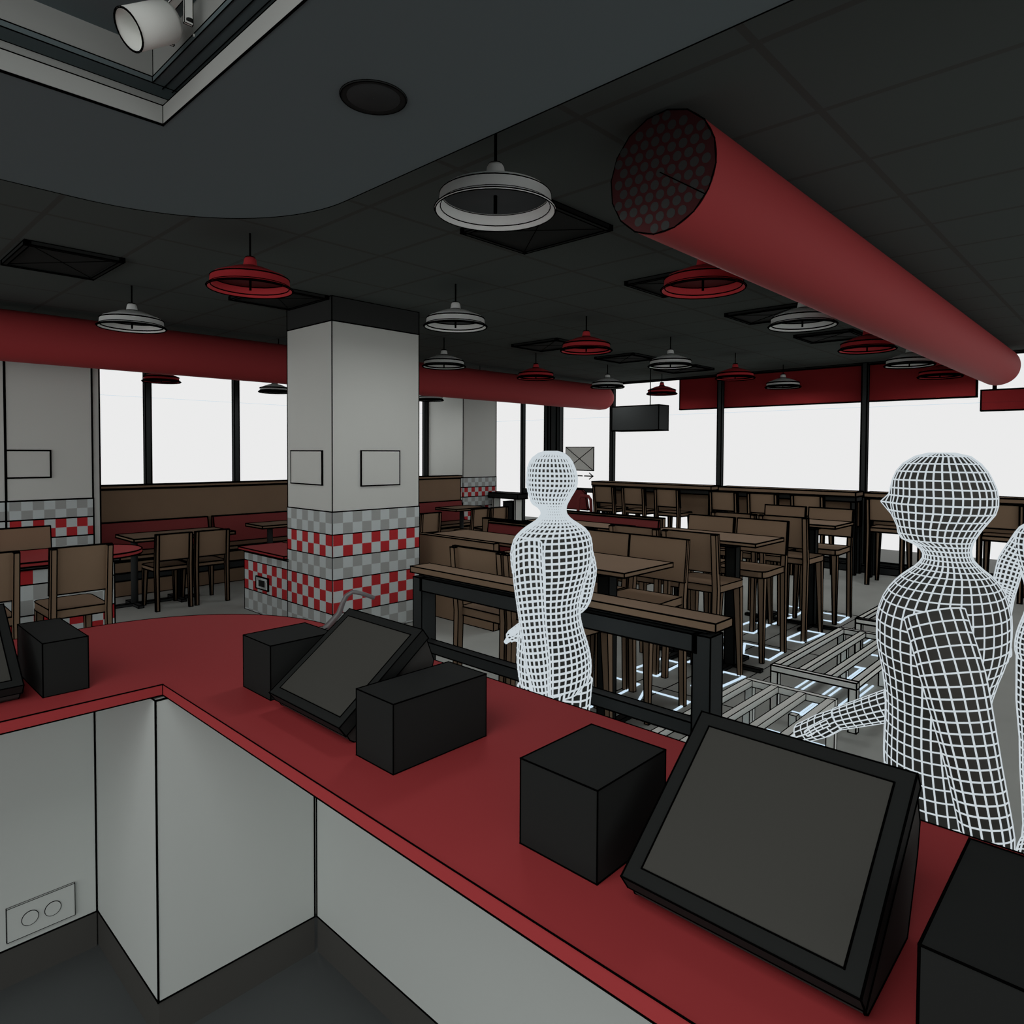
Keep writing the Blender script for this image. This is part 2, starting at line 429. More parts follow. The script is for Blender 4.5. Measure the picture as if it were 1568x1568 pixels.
# ceiling speaker, spotlight
e = empty('ceiling_speaker', (1.026, 1.459, SZ)); tag(e, 'round black loudspeaker grille set in the grey soffit', 'speaker')
obj('ring', MB().lathe([(.066, -.001), (.082, -.004), (.084, -.001), (.084, 0.0)], 40), VENT, e, ink=.0012, ang=50)
obj('grille', MB().lathe([(.001, -.003), (.066, -.003), (.068, 0)], 40), STEEL, e, ink=0)
def pxray(px, py): return R * ((px - 784) / F) - U * ((py - CY) / F) + fw
e = empty('spotlight', (.66, 1.755, 2.70)); tag(e, 'pale cylindrical spotlight on a bracket inside the ceiling recess', 'spotlight')
ax = Vector((-.091, -.004, -.064)); ax.normalize()
b0 = Vector((-.020, -.012, -.014)); b1 = b0 + ax * .115
u = ax.cross(Vector((0, 0, 1))).normalized(); w_ = u.cross(ax)
def ring(c, r, n=28): return [c + (u * math.cos(2 * PI * k / n) + w_ * math.sin(2 * PI * k / n)) * r for k in range(n)]
sp = MB(); rr_ = [ring(b0 - ax * .006, .02), ring(b0, .040), ring(b0 + ax * .012, .046), ring(b1, .046), ring(b1, .0435), ring(b0 + ax * .03, .0435), ring(b0 + ax * .03, .004)]
N = 28
sp.add([p for r in rr_ for p in r], [(i * N + k, i * N + (k + 1) % N, (i + 1) * N + (k + 1) % N, (i + 1) * N + k) for i in range(len(rr_) - 1) for k in range(N)] + [tuple(range(N))], sm=True)
obj('can', sp, GALV, e, ink=.0014, ang=50)
br = MB().box(-.012, .008, -.075, -.068, -.04, .05).box(-.012, .008, .040, .047, -.04, .05).box(-.012, .008, -.075, .047, .045, .052)
obj('bracket', br, GALV, e, ink=.0011)
obj('knob', MB().lathe([(0, 0), (.008, 0), (.008, .006), (0, .006)], 14, c=(0, -.075, -.035)), BLACK, e)
obj('cable', MB().tube([(.03, -.02, -.03), (.06, -.04, -.035), (.085, -.05, -.01), (.08, -.05, .03), (.06, -.04, .052)], .0035, 8), GALV, e)

# ------------------------------------------------------------------ ducts
def duct(label, x0, x1, yc, zc, r, grille, ink):
    e = empty('round_air_duct', (x0, yc, zc)); tag(e, label, 'air duct', 'round red air ducts under the ceiling')
    N = 64; m = MB(); L = x1 - x0
    rows = [(0, r), (L - .25, r), (L - .12, r * .93), (L - .04, r * .75), (L, r * .45), (L, .001)]
    vs = [(x, rad * math.cos(2 * PI * k / N), rad * math.sin(2 * PI * k / N)) for x, rad in rows for k in range(N)]
    fs = [(i * N + k, i * N + (k + 1) % N, (i + 1) * N + (k + 1) % N, (i + 1) * N + k) for i in range(len(rows) - 1) for k in range(N)]
    m.add(vs, fs, sm=True)
    obj('tube', m, DUCT, e)
    if grille:
        g = MB(); n = 16
        pl = [(r * math.cos(2 * PI * (k + .3) / n), r * math.sin(2 * PI * (k + .3) / n)) for k in range(n)]
        g.add([(-.004, a, b) for a, b in pl] + [(.004, a, b) for a, b in pl], [tuple(range(n)), tuple(range(n, 2 * n))] + [(i, (i + 1) % n, n + (i + 1) % n, n + i) for i in range(n)])
        for i in range(n): g.lines.append((Vector((-.004, *pl[i])), Vector((-.004, *pl[(i + 1) % n])), .003))
        g.lines.append((Vector((-.007, 0, 0)), Vector((-.007, -.192, -.132)), .0022))
        s = .049
        for i in range(-7, 8):
            for j in range(-6, 7):
                a, b = (i + (j % 2) * .5) * s, j * s * .866
                if math.hypot(a, b) < r - .022:
                    g.add([(-.0055, a + 0.0188 * math.cos(PI * k / 6), b + .0188 * math.sin(PI * k / 6)) for k in range(12)], [tuple(range(12))], 1)
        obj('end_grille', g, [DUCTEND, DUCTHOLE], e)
    for k in range(int(L / 1.68)):
        h = MB().tube([(k * 1.68 + .8, 0, r - .01), (k * 1.68 + .8, 0, CZ - zc)], .006, 6); obj('hanger', h, INK, e)
    return e
duct('thick red round duct with a perforated end running above the stools on the right', 2.36, 10.6, 1.43, 2.752, .236, True, .004)
duct('thick red round duct running in front of the windows on the left', -3.5, 10.8, 7.67, 2.70, .236, False, .006)

# ------------------------------------------------------------------ ceiling vents
def vent(label, x0, x1, y0, y1, ink):
    e = empty('ceiling_vent', ((x0 + x1) / 2, (y0 + y1) / 2, CZ)); tag(e, label, 'vent', 'square black ceiling vents')
    a, b = (x1 - x0) / 2, (y1 - y0) / 2
    fr = MB()
    for q in ((-a, a, -b, -b + .03), (-a, a, b - .03, b), (-a, -a + .03, -b, b), (a - .03, a, -b, b)): fr.box(*q, -.03, 0)
    obj('frame', fr, VENT, e, ink=ink)
    fp = MB().box(-a + .03, a - .03, -b + .03, b - .03, -.02, -.004)
    c = [(-a + .03, -b + .03), (a - .03, b - .03), (a - .03, -b + .03), (-a + .03, b - .03)]
    fp.lines += [(Vector((*c[0], -.021)), Vector((*c[1], -.021)), ink * .6), (Vector((*c[2], -.021)), Vector((*c[3], -.021)), ink * .6)]
    obj('face_plate', fp, VENT, e)
vent('square black ceiling vent far left, above the white lamp by the window duct', 1.035, 1.615, 5.275, 6.0, .005)
vent('square black ceiling vent right behind the big white lamp by the soffit', 2.785, 3.36, 2.36, 3.068, .004)
vent('square black ceiling vent touching the top left corner of the central pillar', 2.63, 3.20, 5.22, 5.9, .005)
vent('square black ceiling vent behind the red lamp beside the duct end', 4.51, 5.09, 2.34, 3.05, .005)
vent('square black ceiling vent left of the red lamp in the middle of the room', 6.175, 6.745, 5.12, 5.85, .006)
vent('square black ceiling vent behind the second white lamp under the right duct', 6.18, 6.745, 2.31, 3.025, .006)
vent('square black ceiling vent between the middle red lamp and the white lamp beyond it', 7.76, 8.38, 5.1, 5.74, .007)
vent('square black ceiling vent left of the second red lamp under the right duct', 7.83, 8.385, 2.375, 2.995, .007)
vent('square black ceiling vent farthest back, right of the white lamp near the windows', 9.42, 10.02, 5.07, 5.8, .008)

# ------------------------------------------------------------------ pendant lamps
def lamp_meshes(m, mi, ink):
    sh = MB(); R0 = .25
    sh.lathe([(R0, 0), (R0 + .004, .006), (R0 - .004, .014), (.236, .020), (.232, .066), (.215, .082), (.10, .128), (.042, .140)], 40)
    sh.lathe([(.040, .134), (.21, .078), (.226, .064), (.230, .018), (R0 - .004, .004), (R0, 0)], 40)
    cap = MB().lathe([(.044, .132), (.036, .182), (.027, .197), (.001, .199)], 24)
    inn = MB().lathe([(.001, .066), (.224, .066), (.226, .070), (.001, .074)], 32)  # disc coloured dark to paint the shade inside the dome
    rod = MB().tube([(0, 0, -.006), (0, 0, .07)], .008, 8)
    cab = MB().tube([(0, 0, .19), (0, 0, .345)], .0065, 8)
    return [('shade', mesh('shade', sh, m, ink, 38)), ('cap', mesh('cap', cap, m, ink * .8, 50)), ('dome_shadow_disc', mesh('dome_shadow_disc', inn, mi, ink * .6, 100)),
            ('socket_rod', mesh('socket_rod', rod, INK)), ('cable', mesh('cable', cab, INK))]
LM = {}
def lamp(x, y, col, label, z=2.655):
    d = math.hypot(x, y); key = (col, round(d / 2.2))
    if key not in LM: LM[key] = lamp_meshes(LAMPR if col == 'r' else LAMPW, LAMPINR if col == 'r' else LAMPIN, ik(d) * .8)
    e = empty('pendant_lamp', (x, y, z)); tag(e, label, 'lamp', 'red and white dome pendant lamps')
    shade = None
    for nme, me in LM[key]:
        o = bpy.data.objects.new(nme, me); C.objects.link(o)
        o.parent = shade if nme in ('dome_shadow_disc', 'socket_rod') else e
        if nme == 'shade': shade = o
    li = bpy.data.objects.new('pendant_fill', LIGHT); C.objects.link(li); li.parent = e; li.location = (0, 0, -.004)
LIGHT = bpy.data.lights.new('pendant_fill', 'AREA'); LIGHT.shape = 'DISK'; LIGHT.size = .40; LIGHT.energy = 4.5  # fill added below each unlit pendant to brighten tops and floor
ordn = ['first', 'second', 'third', 'fourth', 'fifth', 'sixth']
lamp(2.03, 2.02, 'w', 'largest white dome pendant lamp, hanging at the edge of the grey soffit')
for k, (x, c) in enumerate(((3.85, 'r'), (5.48, 'w'), (7.15, 'r'), (8.72, 'w'), (10.25, 'r'))):
    nm = 'red' if c == 'r' else 'white'
    lamp(x, 2.03, c, '%s dome lamp under the right duct, %s from its perforated end' % (nm, ordn[k]))
for k, (x, c) in enumerate(((1.964, 'r'), (3.671, 'w'), (5.404, 'r'), (7.017, 'w'), (8.702, 'r'), (10.326, 'w'))):
    nm = 'red' if c == 'r' else 'white'
    lamp(x, 4.10, c, '%s dome lamp, %s from the counter in the middle row right of the pillar' % (nm, ordn[k]) if k else 'large red dome pendant lamp hanging left of the central pillar top')
for k, (x, c, l) in enumerate(((1.92, 'w', 'white dome pendant lamp in front of the left red duct, nearest the left edge'),
        (5.29, 'w', 'white dome pendant lamp just right of the pillar, in front of the left red duct'),
        (6.933, 'r', 'red dome pendant lamp in front of the left red duct, right of the pillar'),
        (8.60, 'w', 'white dome pendant lamp at the far end of the left red duct'),
        (10.186, 'r', 'small red dome pendant lamp above the black hanging screen'))):
    lamp(x, 6.11, c, l)
lamp(3.70, 10.55, 'r', 'small red dome pendant lamp under the left duct before the window', 2.655)
lamp(5.56, 10.75, 'w', 'small white dome pendant lamp before the window, partly behind the left side of the pillar', 2.64)
lamp(8.40, 10.10, 'w', 'small white dome pendant lamp under the left duct at the right side of the pillar', 2.64)

# ------------------------------------------------------------------ stools, chairs, tables
def stool_parts(ink):
    """tall bar stool facing +X, origin on the floor under the seat"""
    P = []
    s = MB(); s.prism([(-.19, -.20), (.15, -.21), (.182, -.205), (.205, -.188), (.215, -.16), (.215, .16), (.205, .188), (.182, .205), (.15, .21), (-.19, .20)], .672, .722)
    P.append(('seat', mesh('seat', s, WOOD, ink)))
    b = MB(); b.hexa([(-.205, -.215, .815), (-.185, -.215, .815), (-.185, .215, .815), (-.205, .215, .815), (-.235, -.215, 1.09), (-.215, -.215, 1.09), (-.215, .215, 1.09), (-.235, .215, 1.09)])
    P.append(('backrest', mesh('backrest', b, WOOD, ink)))
    for sy in (-1, 1):
        l = MB(); y = sy * .193
        l.post([((-.225, y, 0), (.034, .034)), ((-.205, y, .70), (.042, .038)), ((-.243, y, 1.085), (.036, .036))])
        P.append(('leg', mesh('leg', l, WOOD, ink)))
        l = MB(); l.bar((.195, sy * .19, 0), (.175, sy * .175, .672), (.026, .026), (.05, .05))
        P.append(('leg', mesh('leg', l, WOOD, ink)))
    return P
def chair_parts(ink):
    P = []
    s = MB(); s.prism([(-.17, -.175), (.13, -.185), (.168, -.18), (.195, -.16), (.205, -.125), (.205, .125), (.195, .16), (.168, .18), (.13, .185), (-.17, .175)], .405, .445)
    P.append(('seat', mesh('seat', s, WOOD, ink)))
    b = MB(); b.hexa([(-.20, -.155, .515), (-.18, -.155, .515), (-.18, .155, .515), (-.20, .155, .515), (-.222, -.155, .79), (-.202, -.155, .79), (-.202, .155, .79), (-.222, .155, .79)])
    P.append(('backrest', mesh('backrest', b, WOOD, ink)))
    for sy in (-1, 1):
        l = MB(); y = sy * .165
        l.post([((-.215, y, 0), (.03, .03)), ((-.20, y, .43), (.038, .034)), ((-.225, y, .79), (.032, .03))])
        P.append(('leg', mesh('leg', l, WOOD, ink)))
        l = MB(); l.bar((.19, sy * .16, 0), (.175, sy * .15, .405), (.024, .024), (.042, .042))
        P.append(('leg', mesh('leg', l, WOOD, ink)))
    return P
PC = {}; SEATS = []
def seat_thing(kind, x, y, rz, label, group, cat):
    d = math.hypot(x, y); key = (kind, round(d / 1.6))
    if key not in PC: PC[key] = (stool_parts if kind == 'bar_stool' else chair_parts)(ik(d) * .85)
    e = empty(kind, (x, y, 0), rz); tag(e, label, cat, group); SEATS.append(e)
    for nme, me in PC[key]:
        o = bpy.data.objects.new(nme, me); C.objects.link(o); o.parent = e
    return e
def high_table(xc, label):
    d = math.hypot(xc, 2.5); e = empty('high_table', (xc, 2.56, 0)); tag(e, label, 'table', 'high tables between the bar stools')
    i = ik(d) * .9
    obj('table_top', MB().box(-.255, .255, -.51, .51, .975, 1.0), WOOD, e, ink=i)
    for sy in (-1, 1):
        obj('column', MB().box(-.04, .04, sy * .22 - .04, sy * .22 + .04, .02, .96), BLACK, e, ink=i)
        ft = MB().box(-.26, .26, sy * .22 - .025, sy * .22 + .025, 0, .025).box(-.025, .025, sy * .22 - .24, sy * .22 + .20, 0, .025)
        obj('foot', ft, BLACK, e, ink=i * .6)
    obj('bracket', MB().box(-.16, .16, -.3, .3, .945, .974), BLACK, e, ink=i)
TN = ['nearest the counter', 'in the middle of the three', 'farthest from the counter']
for k, xc in enumerate((3.31, 4.97, 6.65)):
    high_table(xc, 'brown high table on dark columns among bar stools, ' + TN[k])
    wh = ('the high table nearest the counter', 'the middle high table', 'the high table nearest the windows')[k]
    for yy, side_ in ((2.375, 'right'), (2.84 if k else 2.815, 'left')):
        seat_thing('bar_stool', xc - .38, yy, 0, 'wooden bar stool, counter side of %s, %s of its pair' % (wh, side_), 'bar stools around the high tables', 'stool')
        seat_thing('bar_stool', xc + .42, yy + .01, PI, 'wooden bar stool, window side of %s, %s of its pair' % (wh, side_), 'bar stools around the high tables', 'stool')

# window bars and stools
fy = [6.64, 6.06, 5.45, 4.52, 3.94, 3.33, 2.39, 1.81, 1.22, .62]
lab = ['first from the hanging black screen', 'second from the hanging black screen', 'third from the hanging black screen', 'left one before the middle pane',
       'centre one before the middle pane', 'right one before the middle pane', 'just right of the window post beside the large wire figure', 'hidden behind the head of the large wire figure',
       'right of the head of the large wire figure', 'at the right edge of the picture']
for y, l in zip(fy, lab):
    seat_thing('bar_stool', 9.50, y, 0, 'stool at the window bar, ' + l, 'bar stools along the window bar', 'stool')
for a, b, l in ((4.96, 7.25, 'left section of the brown window bar, left of the first window post'), (2.875, 4.84, 'middle section of the brown window bar between the two posts'), (-1.4, 2.775, 'right section of the brown window bar, behind the wire figures')):
    e = empty('window_bar', (9.95, (a + b) / 2, 0)); tag(e, l, 'bar counter', 'brown bar sections along the window')
    h = (b - a) / 2; i = .011
    obj('bar_top', MB().box(-.2, .12, -h, h, 1.075, 1.135), WOOD, e, ink=i)
    obj('apron', MB().box(.0, .03, -h, h, .66, 1.0), WOOD, e, ink=i)
    obj('rail', MB().box(-.12, .15, -h + .02, h - .02, 1.0, 1.07), STEEL, e, ink=i)
    for s in (-1, 1):
        obj('leg', MB().box(-.12, -.06, s * (h - .05) - .03, s * (h - .05) + .03, 0, 1.0), STEEL, e, ink=i)
        obj('leg', MB().box(.09, .15, s * (h - .05) - .03, s * (h - .05) + .03, 0, 1.0), STEEL, e, ink=i)

# narrow standing ledge before the stools
e = empty('standing_ledge', (2.265, 1.95, 0)); tag(e, 'narrow brown standing ledge on a dark steel frame behind the first wire figure', 'ledge')
i = .0034
obj('ledge_top', MB().box(-.065, .065, -.855, .855, 1.022, 1.053), WOOD, e, ink=i)
obj('top_rail', MB().box(-.062, .0, -.78, .78, .935, 1.0), STEEL, e, ink=i)
obj('spacer', MB().box(-.02, .02, -.8, .8, 1.0, 1.021), STEEL, e, ink=i * .6)
obj('bottom_rail', MB().box(-.055, .0, -.78, .78, .625, .675), STEEL, e, ink=i)
for s in (-1, 1): obj('leg', MB().box(-.062, .03, s * .80 - .035, s * .80 + .035, 0, 1.0), STEEL, e, ink=i)

# sack stands on the floor
def stand(x0, x1, label):
    e = empty('low_slatted_stand', ((x0 + x1) / 2, 1.485, 0)); tag(e, label, 'stand', 'low slatted steel stands in a row')
    a = (x1 - x0) / 2; b = .255; i = ik(x0) * 1.0
    for sx in (-1, 1):
        obj('end_rail', MB().box(sx * a - .02, sx * a + .02, -b, b, .262, .30), GALV, e, ink=i)
        for sy in (-1, 1): obj('leg', MB().box(sx * a - .02, sx * a + .02, sy * (b - .022) - .022, sy * (b - .022) + .022, 0, .262), GALV, e, ink=i)
    for sy in (-.5, .5): obj('leg', MB().box(a * .55, a * .55 + .04, sy * b - .02, sy * b + .02, 0, .26), GALV, e, ink=i)
    for k in range(4):
        y = -b + .022 + k * (2 * b - .044) / 3
        obj('slat', MB().box(-a + .02, a - .02, y - .021, y + .021, .265, .302), GALV, e, ink=i)
stand(2.62, 3.905, 'low grey slatted steel stand nearest the counter, before the standing ledge end')
stand(4.28, 5.55, 'low grey slatted steel stand in the middle of the row of three')
stand(5.98, 7.22, 'low grey slatted steel stand farthest away, partly behind the large wire figure')

# glowing plan marks on the floor
mk = MB()
def poly_mark(pp, w=.016, closed=True):
    q = [Vector((x, y, .004)) for x, y in pp]
    for a_, b_ in zip(q, q[1:] + q[:1] if closed else q[1:]):
        d = (b_ - a_).normalized(); nrm = Vector((-d.y, d.x, 0)) * w / 2; t_ = Vector((0, 0, .003))
        a2, b2 = a_ - d * w / 2, b_ + d * w / 2
        mk.hexa([a2 - nrm - t_, b2 - nrm - t_, b2 + nrm - t_, a2 + nrm - t_, a2 - nrm + t_, b2 - nrm + t_, b2 + nrm + t_, a2 + nrm + t_])
def sack(xa, xb, ya, yb, w):
    r = .06; pts_ = []
    for (cx_, cy_, a0) in ((xb - r, yb - r, 0), (xa + r, yb - r, 90), (xa + r, ya + r, 180), (xb - r, ya + r, 270)):
        for k in range(4):
            a = math.radians(a0 + 30 * k); pts_.append((cx_ + r * math.cos(a), cy_ + r * math.sin(a)))
    poly_mark(pts_, w)
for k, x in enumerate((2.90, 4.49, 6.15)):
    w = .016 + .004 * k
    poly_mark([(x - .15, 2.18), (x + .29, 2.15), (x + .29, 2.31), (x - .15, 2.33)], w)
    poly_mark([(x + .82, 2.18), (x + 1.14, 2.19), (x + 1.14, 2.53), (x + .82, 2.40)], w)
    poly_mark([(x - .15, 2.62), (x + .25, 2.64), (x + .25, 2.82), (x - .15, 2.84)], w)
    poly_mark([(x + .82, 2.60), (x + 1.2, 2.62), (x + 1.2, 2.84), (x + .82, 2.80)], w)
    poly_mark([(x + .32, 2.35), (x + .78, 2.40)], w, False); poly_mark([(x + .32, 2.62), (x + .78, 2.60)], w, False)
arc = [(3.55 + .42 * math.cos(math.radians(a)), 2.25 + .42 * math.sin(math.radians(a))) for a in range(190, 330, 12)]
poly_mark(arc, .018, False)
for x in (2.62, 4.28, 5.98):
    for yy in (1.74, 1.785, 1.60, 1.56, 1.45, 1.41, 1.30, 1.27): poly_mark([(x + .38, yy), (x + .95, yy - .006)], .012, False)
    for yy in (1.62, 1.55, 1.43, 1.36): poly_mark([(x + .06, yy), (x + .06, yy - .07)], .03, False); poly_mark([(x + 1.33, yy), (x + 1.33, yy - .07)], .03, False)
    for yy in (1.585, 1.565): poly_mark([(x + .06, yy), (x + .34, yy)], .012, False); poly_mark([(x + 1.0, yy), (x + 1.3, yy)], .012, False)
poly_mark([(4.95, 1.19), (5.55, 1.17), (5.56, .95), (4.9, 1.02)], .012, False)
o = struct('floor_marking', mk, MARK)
fl = MB()
for yy in (2.12, 2.44, 2.66, 2.02): fl.lines.append((Vector((2.4, yy, .001)), Vector((7.4, yy, .001)), .004))
for x in (3.45, 4.15, 5.72, 7.4): fl.lines.append((Vector((x, 1.9, .001)), Vector((x, 2.6, .001)), .004))
fl.box(2.0, 2.001, 2.0, 2.001, .0005, .0007)
struct('floor_seam_lines', fl, INK)

# booths in the middle
def booth(x, d_, y0, y1, label, ink):
    """high-backed bench; d_=+1 faces +X, -1 faces -X; x = outer back plane"""
    e = empty('booth_bench', (x, (y0 + y1) / 2, 0), 0 if d_ > 0 else PI); tag(e, label, 'bench', 'booth benches')
    h = (y1 - y0) / 2
    obj('back_panel', MB().box(0, .067, -h, h, 0, .81), WOOD, e, ink=ink)
    obj('back_cushion', MB().hexa([(.068, -h + .03, .46), (.15, -h + .03, .46), (.15, h - .03, .46), (.068, h - .03, .46), (.068, -h + .03, .785), (.10, -h + .03, .785), (.10, h - .03, .785), (.068, h - .03, .785)]), CUSH, e, ink=ink)
    obj('seat', MB().box(.068, .50, -h, h, .40, .45), WOOD, e, ink=ink)
    obj('seat_base', MB().box(.068, .44, -h + .02, h - .02, 0, .399), WOOD, e, ink=ink)
booth(4.389, 1, 4.371, 6.05, 'brown high-backed booth bench right of the pillar, its back to the counter', .007)
booth(5.93, -1, 4.40, 5.93, 'red-cushioned booth bench across the long low table, seen over the first wire figure\'s left shoulder', .009)
booth(6.02, 1, 4.45, 6.2, 'brown booth bench back to back with the nearer red-cushioned bench', .009)
booth(7.68, -1, 4.54, 6.29, 'red-cushioned booth bench to the right of the first wire figure\'s neck', .010)
def low_table(x0, x1, y0, y1, label, ink, cols, group=None):
    e = empty('low_table', ((x0 + x1) / 2, (y0 + y1) / 2, 0)); tag(e, label, 'table', group)
    a, b = (x1 - x0) / 2, (y1 - y0) / 2
    obj('table_top', MB().box(-a, a, -b, b, .72, .75), WOOD, e, ink=ink)
    for cx_, cy_ in cols:
        obj('column', MB().lathe([(.001, .01), (.035, .01), (.035, .72), (.001, .72)], 12, c=(cx_, cy_, 0)), STEEL, e, ink=ink * .5, ang=60)
        obj('foot', MB().box(cx_ - .2, cx_ + .2, cy_ - .025, cy_ + .025, 0, .03).box(cx_ - .025, cx_ + .025, cy_ - .2, cy_ + .2, 0, .03), STEEL, e, ink=ink * .6)
low_table(4.80, 5.34, 4.47, 5.77, 'long low brown table between the brown booth back and the red bench', .007, ((0, -.4), (0, .4)))
low_table(6.58, 7.08, 4.6, 6.0, 'low brown booth table behind the first wire figure', .009, ((0, -.4), (0, .4)))

# left wall bench, tables, chairs
e = empty('wall_bench', (5.25, 8.7, 0)); tag(e, 'long brown bench with dark red back cushions in front of the left windows', 'bench')
i = .0095; X0, X1 = 2.36 - 5.25, 8.10 - 5.25
obj('lower_base', MB().box(X0, X1, -.295, .25, 0, .175), WOOD, e, ink=i)
obj('recess_band', MB().box(X0, X1, -.28, .25, .175, .265), STEEL, e, ink=i * .6)
obj('upper_base', MB().box(X0, X1, -.295, .25, .265, .39), WOOD, e, ink=i)
obj('seat', MB().box(X0, X1, -.31, .25, .41, .455), WOOD, e, ink=i)
obj('back_panel', MB().box(X0, X1, .20, .26, .46, 1.185), WOOD, e, ink=i)
obj('cap_rail', MB().box(X0, X1, .17, .30, 1.195, 1.235), WOOD, e, ink=i)
edges = [2.38, 3.65, 3.72, 5.12, 5.19, 6.6, 6.67, 8.08]
for a, b in zip(edges[0::2], edges[1::2]):
    a -= 5.25; b -= 5.25
    obj('back_cushion', MB().hexa([(a, .08, .46), (b, .08, .46), (b, .195, .46), (a, .195, .46), (a, .15, .80), (b, .15, .80), (b, .195, .80), (a, .195, .80)]), CUSH, e, ink=i)
g = 'low tables along the left bench'
low_table(2.34, 3.38, 7.46, 8.02, 'low brown table by the left bench with two chairs on its near side', .0085, ((-.40, .10), (.03, .10)), g)
low_table(3.83, 4.9, 7.72, 8.16, 'low brown table by the left bench, mostly hidden by the pillar', .0085, ((-.33, 0), (.33, 0)), g)
low_table(5.4, 6.2, 7.72, 8.3, 'low brown table by the bench, just behind the right side of the pillar', .009, ((-.25, 0), (.25, 0)), g)
low_table(7.1, 7.78, 7.9, 8.4, 'low brown table by the right end of the left bench', .010, ((0, 0),), g)
for x, y, l in ((2.69, 7.585, 'low wooden chair at the table by the left bench, left of the two'), (3.09, 7.60, 'low wooden chair at the table by the left bench, right of the two'),
             (6.13, 7.58, 'low wooden chair showing just right of the pillar by the bench'), (7.14, 7.62, 'low wooden chair left of the two at the far table by the left bench'), (7.55, 7.62, 'low wooden chair right of the two at the far table by the left bench')):
    seat_thing('dining_chair', x, y, PI / 2, l, 'low chairs on the left side', 'chair')

for x, y, rz, l in ((1.145, 4.775, PI / 2, 'wooden bar stool at the tiled bar, behind the small black box'), (.685, 4.775, PI / 2, 'wooden bar stool at the tiled bar, cut off by the left edge'),
                  (1.13, 5.69, -PI / 2, 'wooden bar stool on the far side of the tiled bar, only its back showing')):
    seat_thing('bar_stool', x, y, rz, l, 'bar stools at the tiled bar', 'stool')
    SEATS[-1].scale = (1, .74, 1)
# tiled low wall with rounded red slab
def low_wall(label, x0, x1, y0, y1, slab, ink, h=.60, zs=(0, .22, .52), tm=None):
    e = empty('tiled_low_wall', (0, 0, 0)); tag(e, label, 'low wall', 'tiled low walls with red slabs')
    t = MB()
    for z0, z1 in zip(zs, zs[1:] + (h,)): t.box(x0, x1, y0, y1, z0, z1)
    obj('tile_base', t, tm or TILE, e, ink=ink * .8)
    obj('red_slab', MB().prism(slab, h + .022, h + .05), RED, e, ink=ink)
    obj('grey_trim', MB().box(x0, x1 + .03, y0 - .02, y1, h, h + .021), TRIMG, e, ink=ink)
    return e
sl = [(-3, 5.19), (1.44, 5.19)] + [(1.44 + .33 * math.cos(math.radians(a)), 5.52 + .33 * math.sin(math.radians(a))) for a in range(-80, 90, 10)] + [(1.44, 5.85), (-3, 5.85)]
low_wall('tiled bar wall with rounded red slab top near the left edge', -3, 1.52, 5.25, 5.43, sl, .006, zs=(0, .28, .58, .78), h=.88, tm=TILE2)
e = low_wall('tiled low wall with a red slab joined to the left side of the central pillar', 3.211, 3.60, 5.97, 6.875, [(3.17, 5.965), (3.66, 5.965), (3.66, 6.93), (3.17, 6.93)], .0065, h=.60)
e = empty('wall_socket', (3.211, 6.467, .321)); tag(e, 'small square wall socket on the tiled low wall beside the pillar', 'outlet')
obj('cover_plate', MB().box(-.014, -.005, -.125, .125, -.06, .06), TILE, e, ink=.007)
obj('socket', MB().box(-.02, -.014, -.06, .06, -.032, .032), BLACK, e)

# red armchairs, bin and hanging screen at the far end
def armchair(x, y, rz, label):
    e = empty('red_armchair', (x, y, 0), rz); tag(e, label, 'armchair', 'red armchairs by the entrance'); i = .010
    obj('seat', MB().box(-.25, .25, -.3, .3, .36, .46), CUSH, e, ink=i)
    obj('backrest', MB().prism([(-.36, .62), (.36, .62), (.30, .92), (.22, .98), (-.22, .98), (-.30, .92)], -.05, .0, axis='y'), CUSH, e, ink=i).rotation_euler = (0, 0, PI / 2)
    for sx in (-1, 1):
        for sy in (-1, 1): obj('leg', MB().box(sx * .22 - .02, sx * .22 + .02, sy * .27 - .02, sy * .27 + .02, 0, .36), BLACK, e)
    return e
armchair(9.75, 7.70, 0, 'dark red armchair beside the head of the first wire figure')
e = empty('red_side_chair', (9.35, 7.10, 0)); tag(e, 'small dark red chair with an open arched back before the window bar', 'chair')
obj('arched_back', MB().tube([(0, -.15, .46), (0, -.13, .84), (0, -.08, .90), (0, .08, .90), (0, .13, .84), (0, .15, .46)], .028, 8), CUSH, e)
obj('seat', MB().box(0, .38, -.19, .19, .42, .47), CUSH, e, ink=.009)
for sx in (.03, .35):
    for sy in (-.16, .16): obj('leg', MB().box(sx - .015, sx + .015, sy - .015, sy + .015, 0, .42), BLACK, e)
e = empty('waste_bin', (10.3, 9.73, 0)); tag(e, 'black waste bin under a black shelf slab left of the first wire figure\'s head', 'bin')
obj('body', MB().box(-.12, .12, -.13, .13, .0, .62), BLACK, e, ink=.012)
obj('shelf_slab', MB().box(-.15, .15, -.31, .54, .69, .79), BLACK, e, ink=.012)
obj('support', MB().box(-.1, .1, -.20, -.16, 0, .69), GALV, e, ink=.012)
obj('support', MB().box(-.1, .1, .44, .48, 0, .69), GALV, e, ink=.012)
e = empty('hanging_screen', (9.0, 5.86, 2.19)); tag(e, 'black box-shaped screen hanging from the ceiling by a thin rod', 'screen')
obj('screen_body', MB().box(-.02, .26, -.425, .43, -.19, .19), STEEL, e, ink=.010)
obj('rod', MB().tube([(.1, -.2, .19), (.1, -.2, CZ - 2.19)], .009, 6), INK, e)

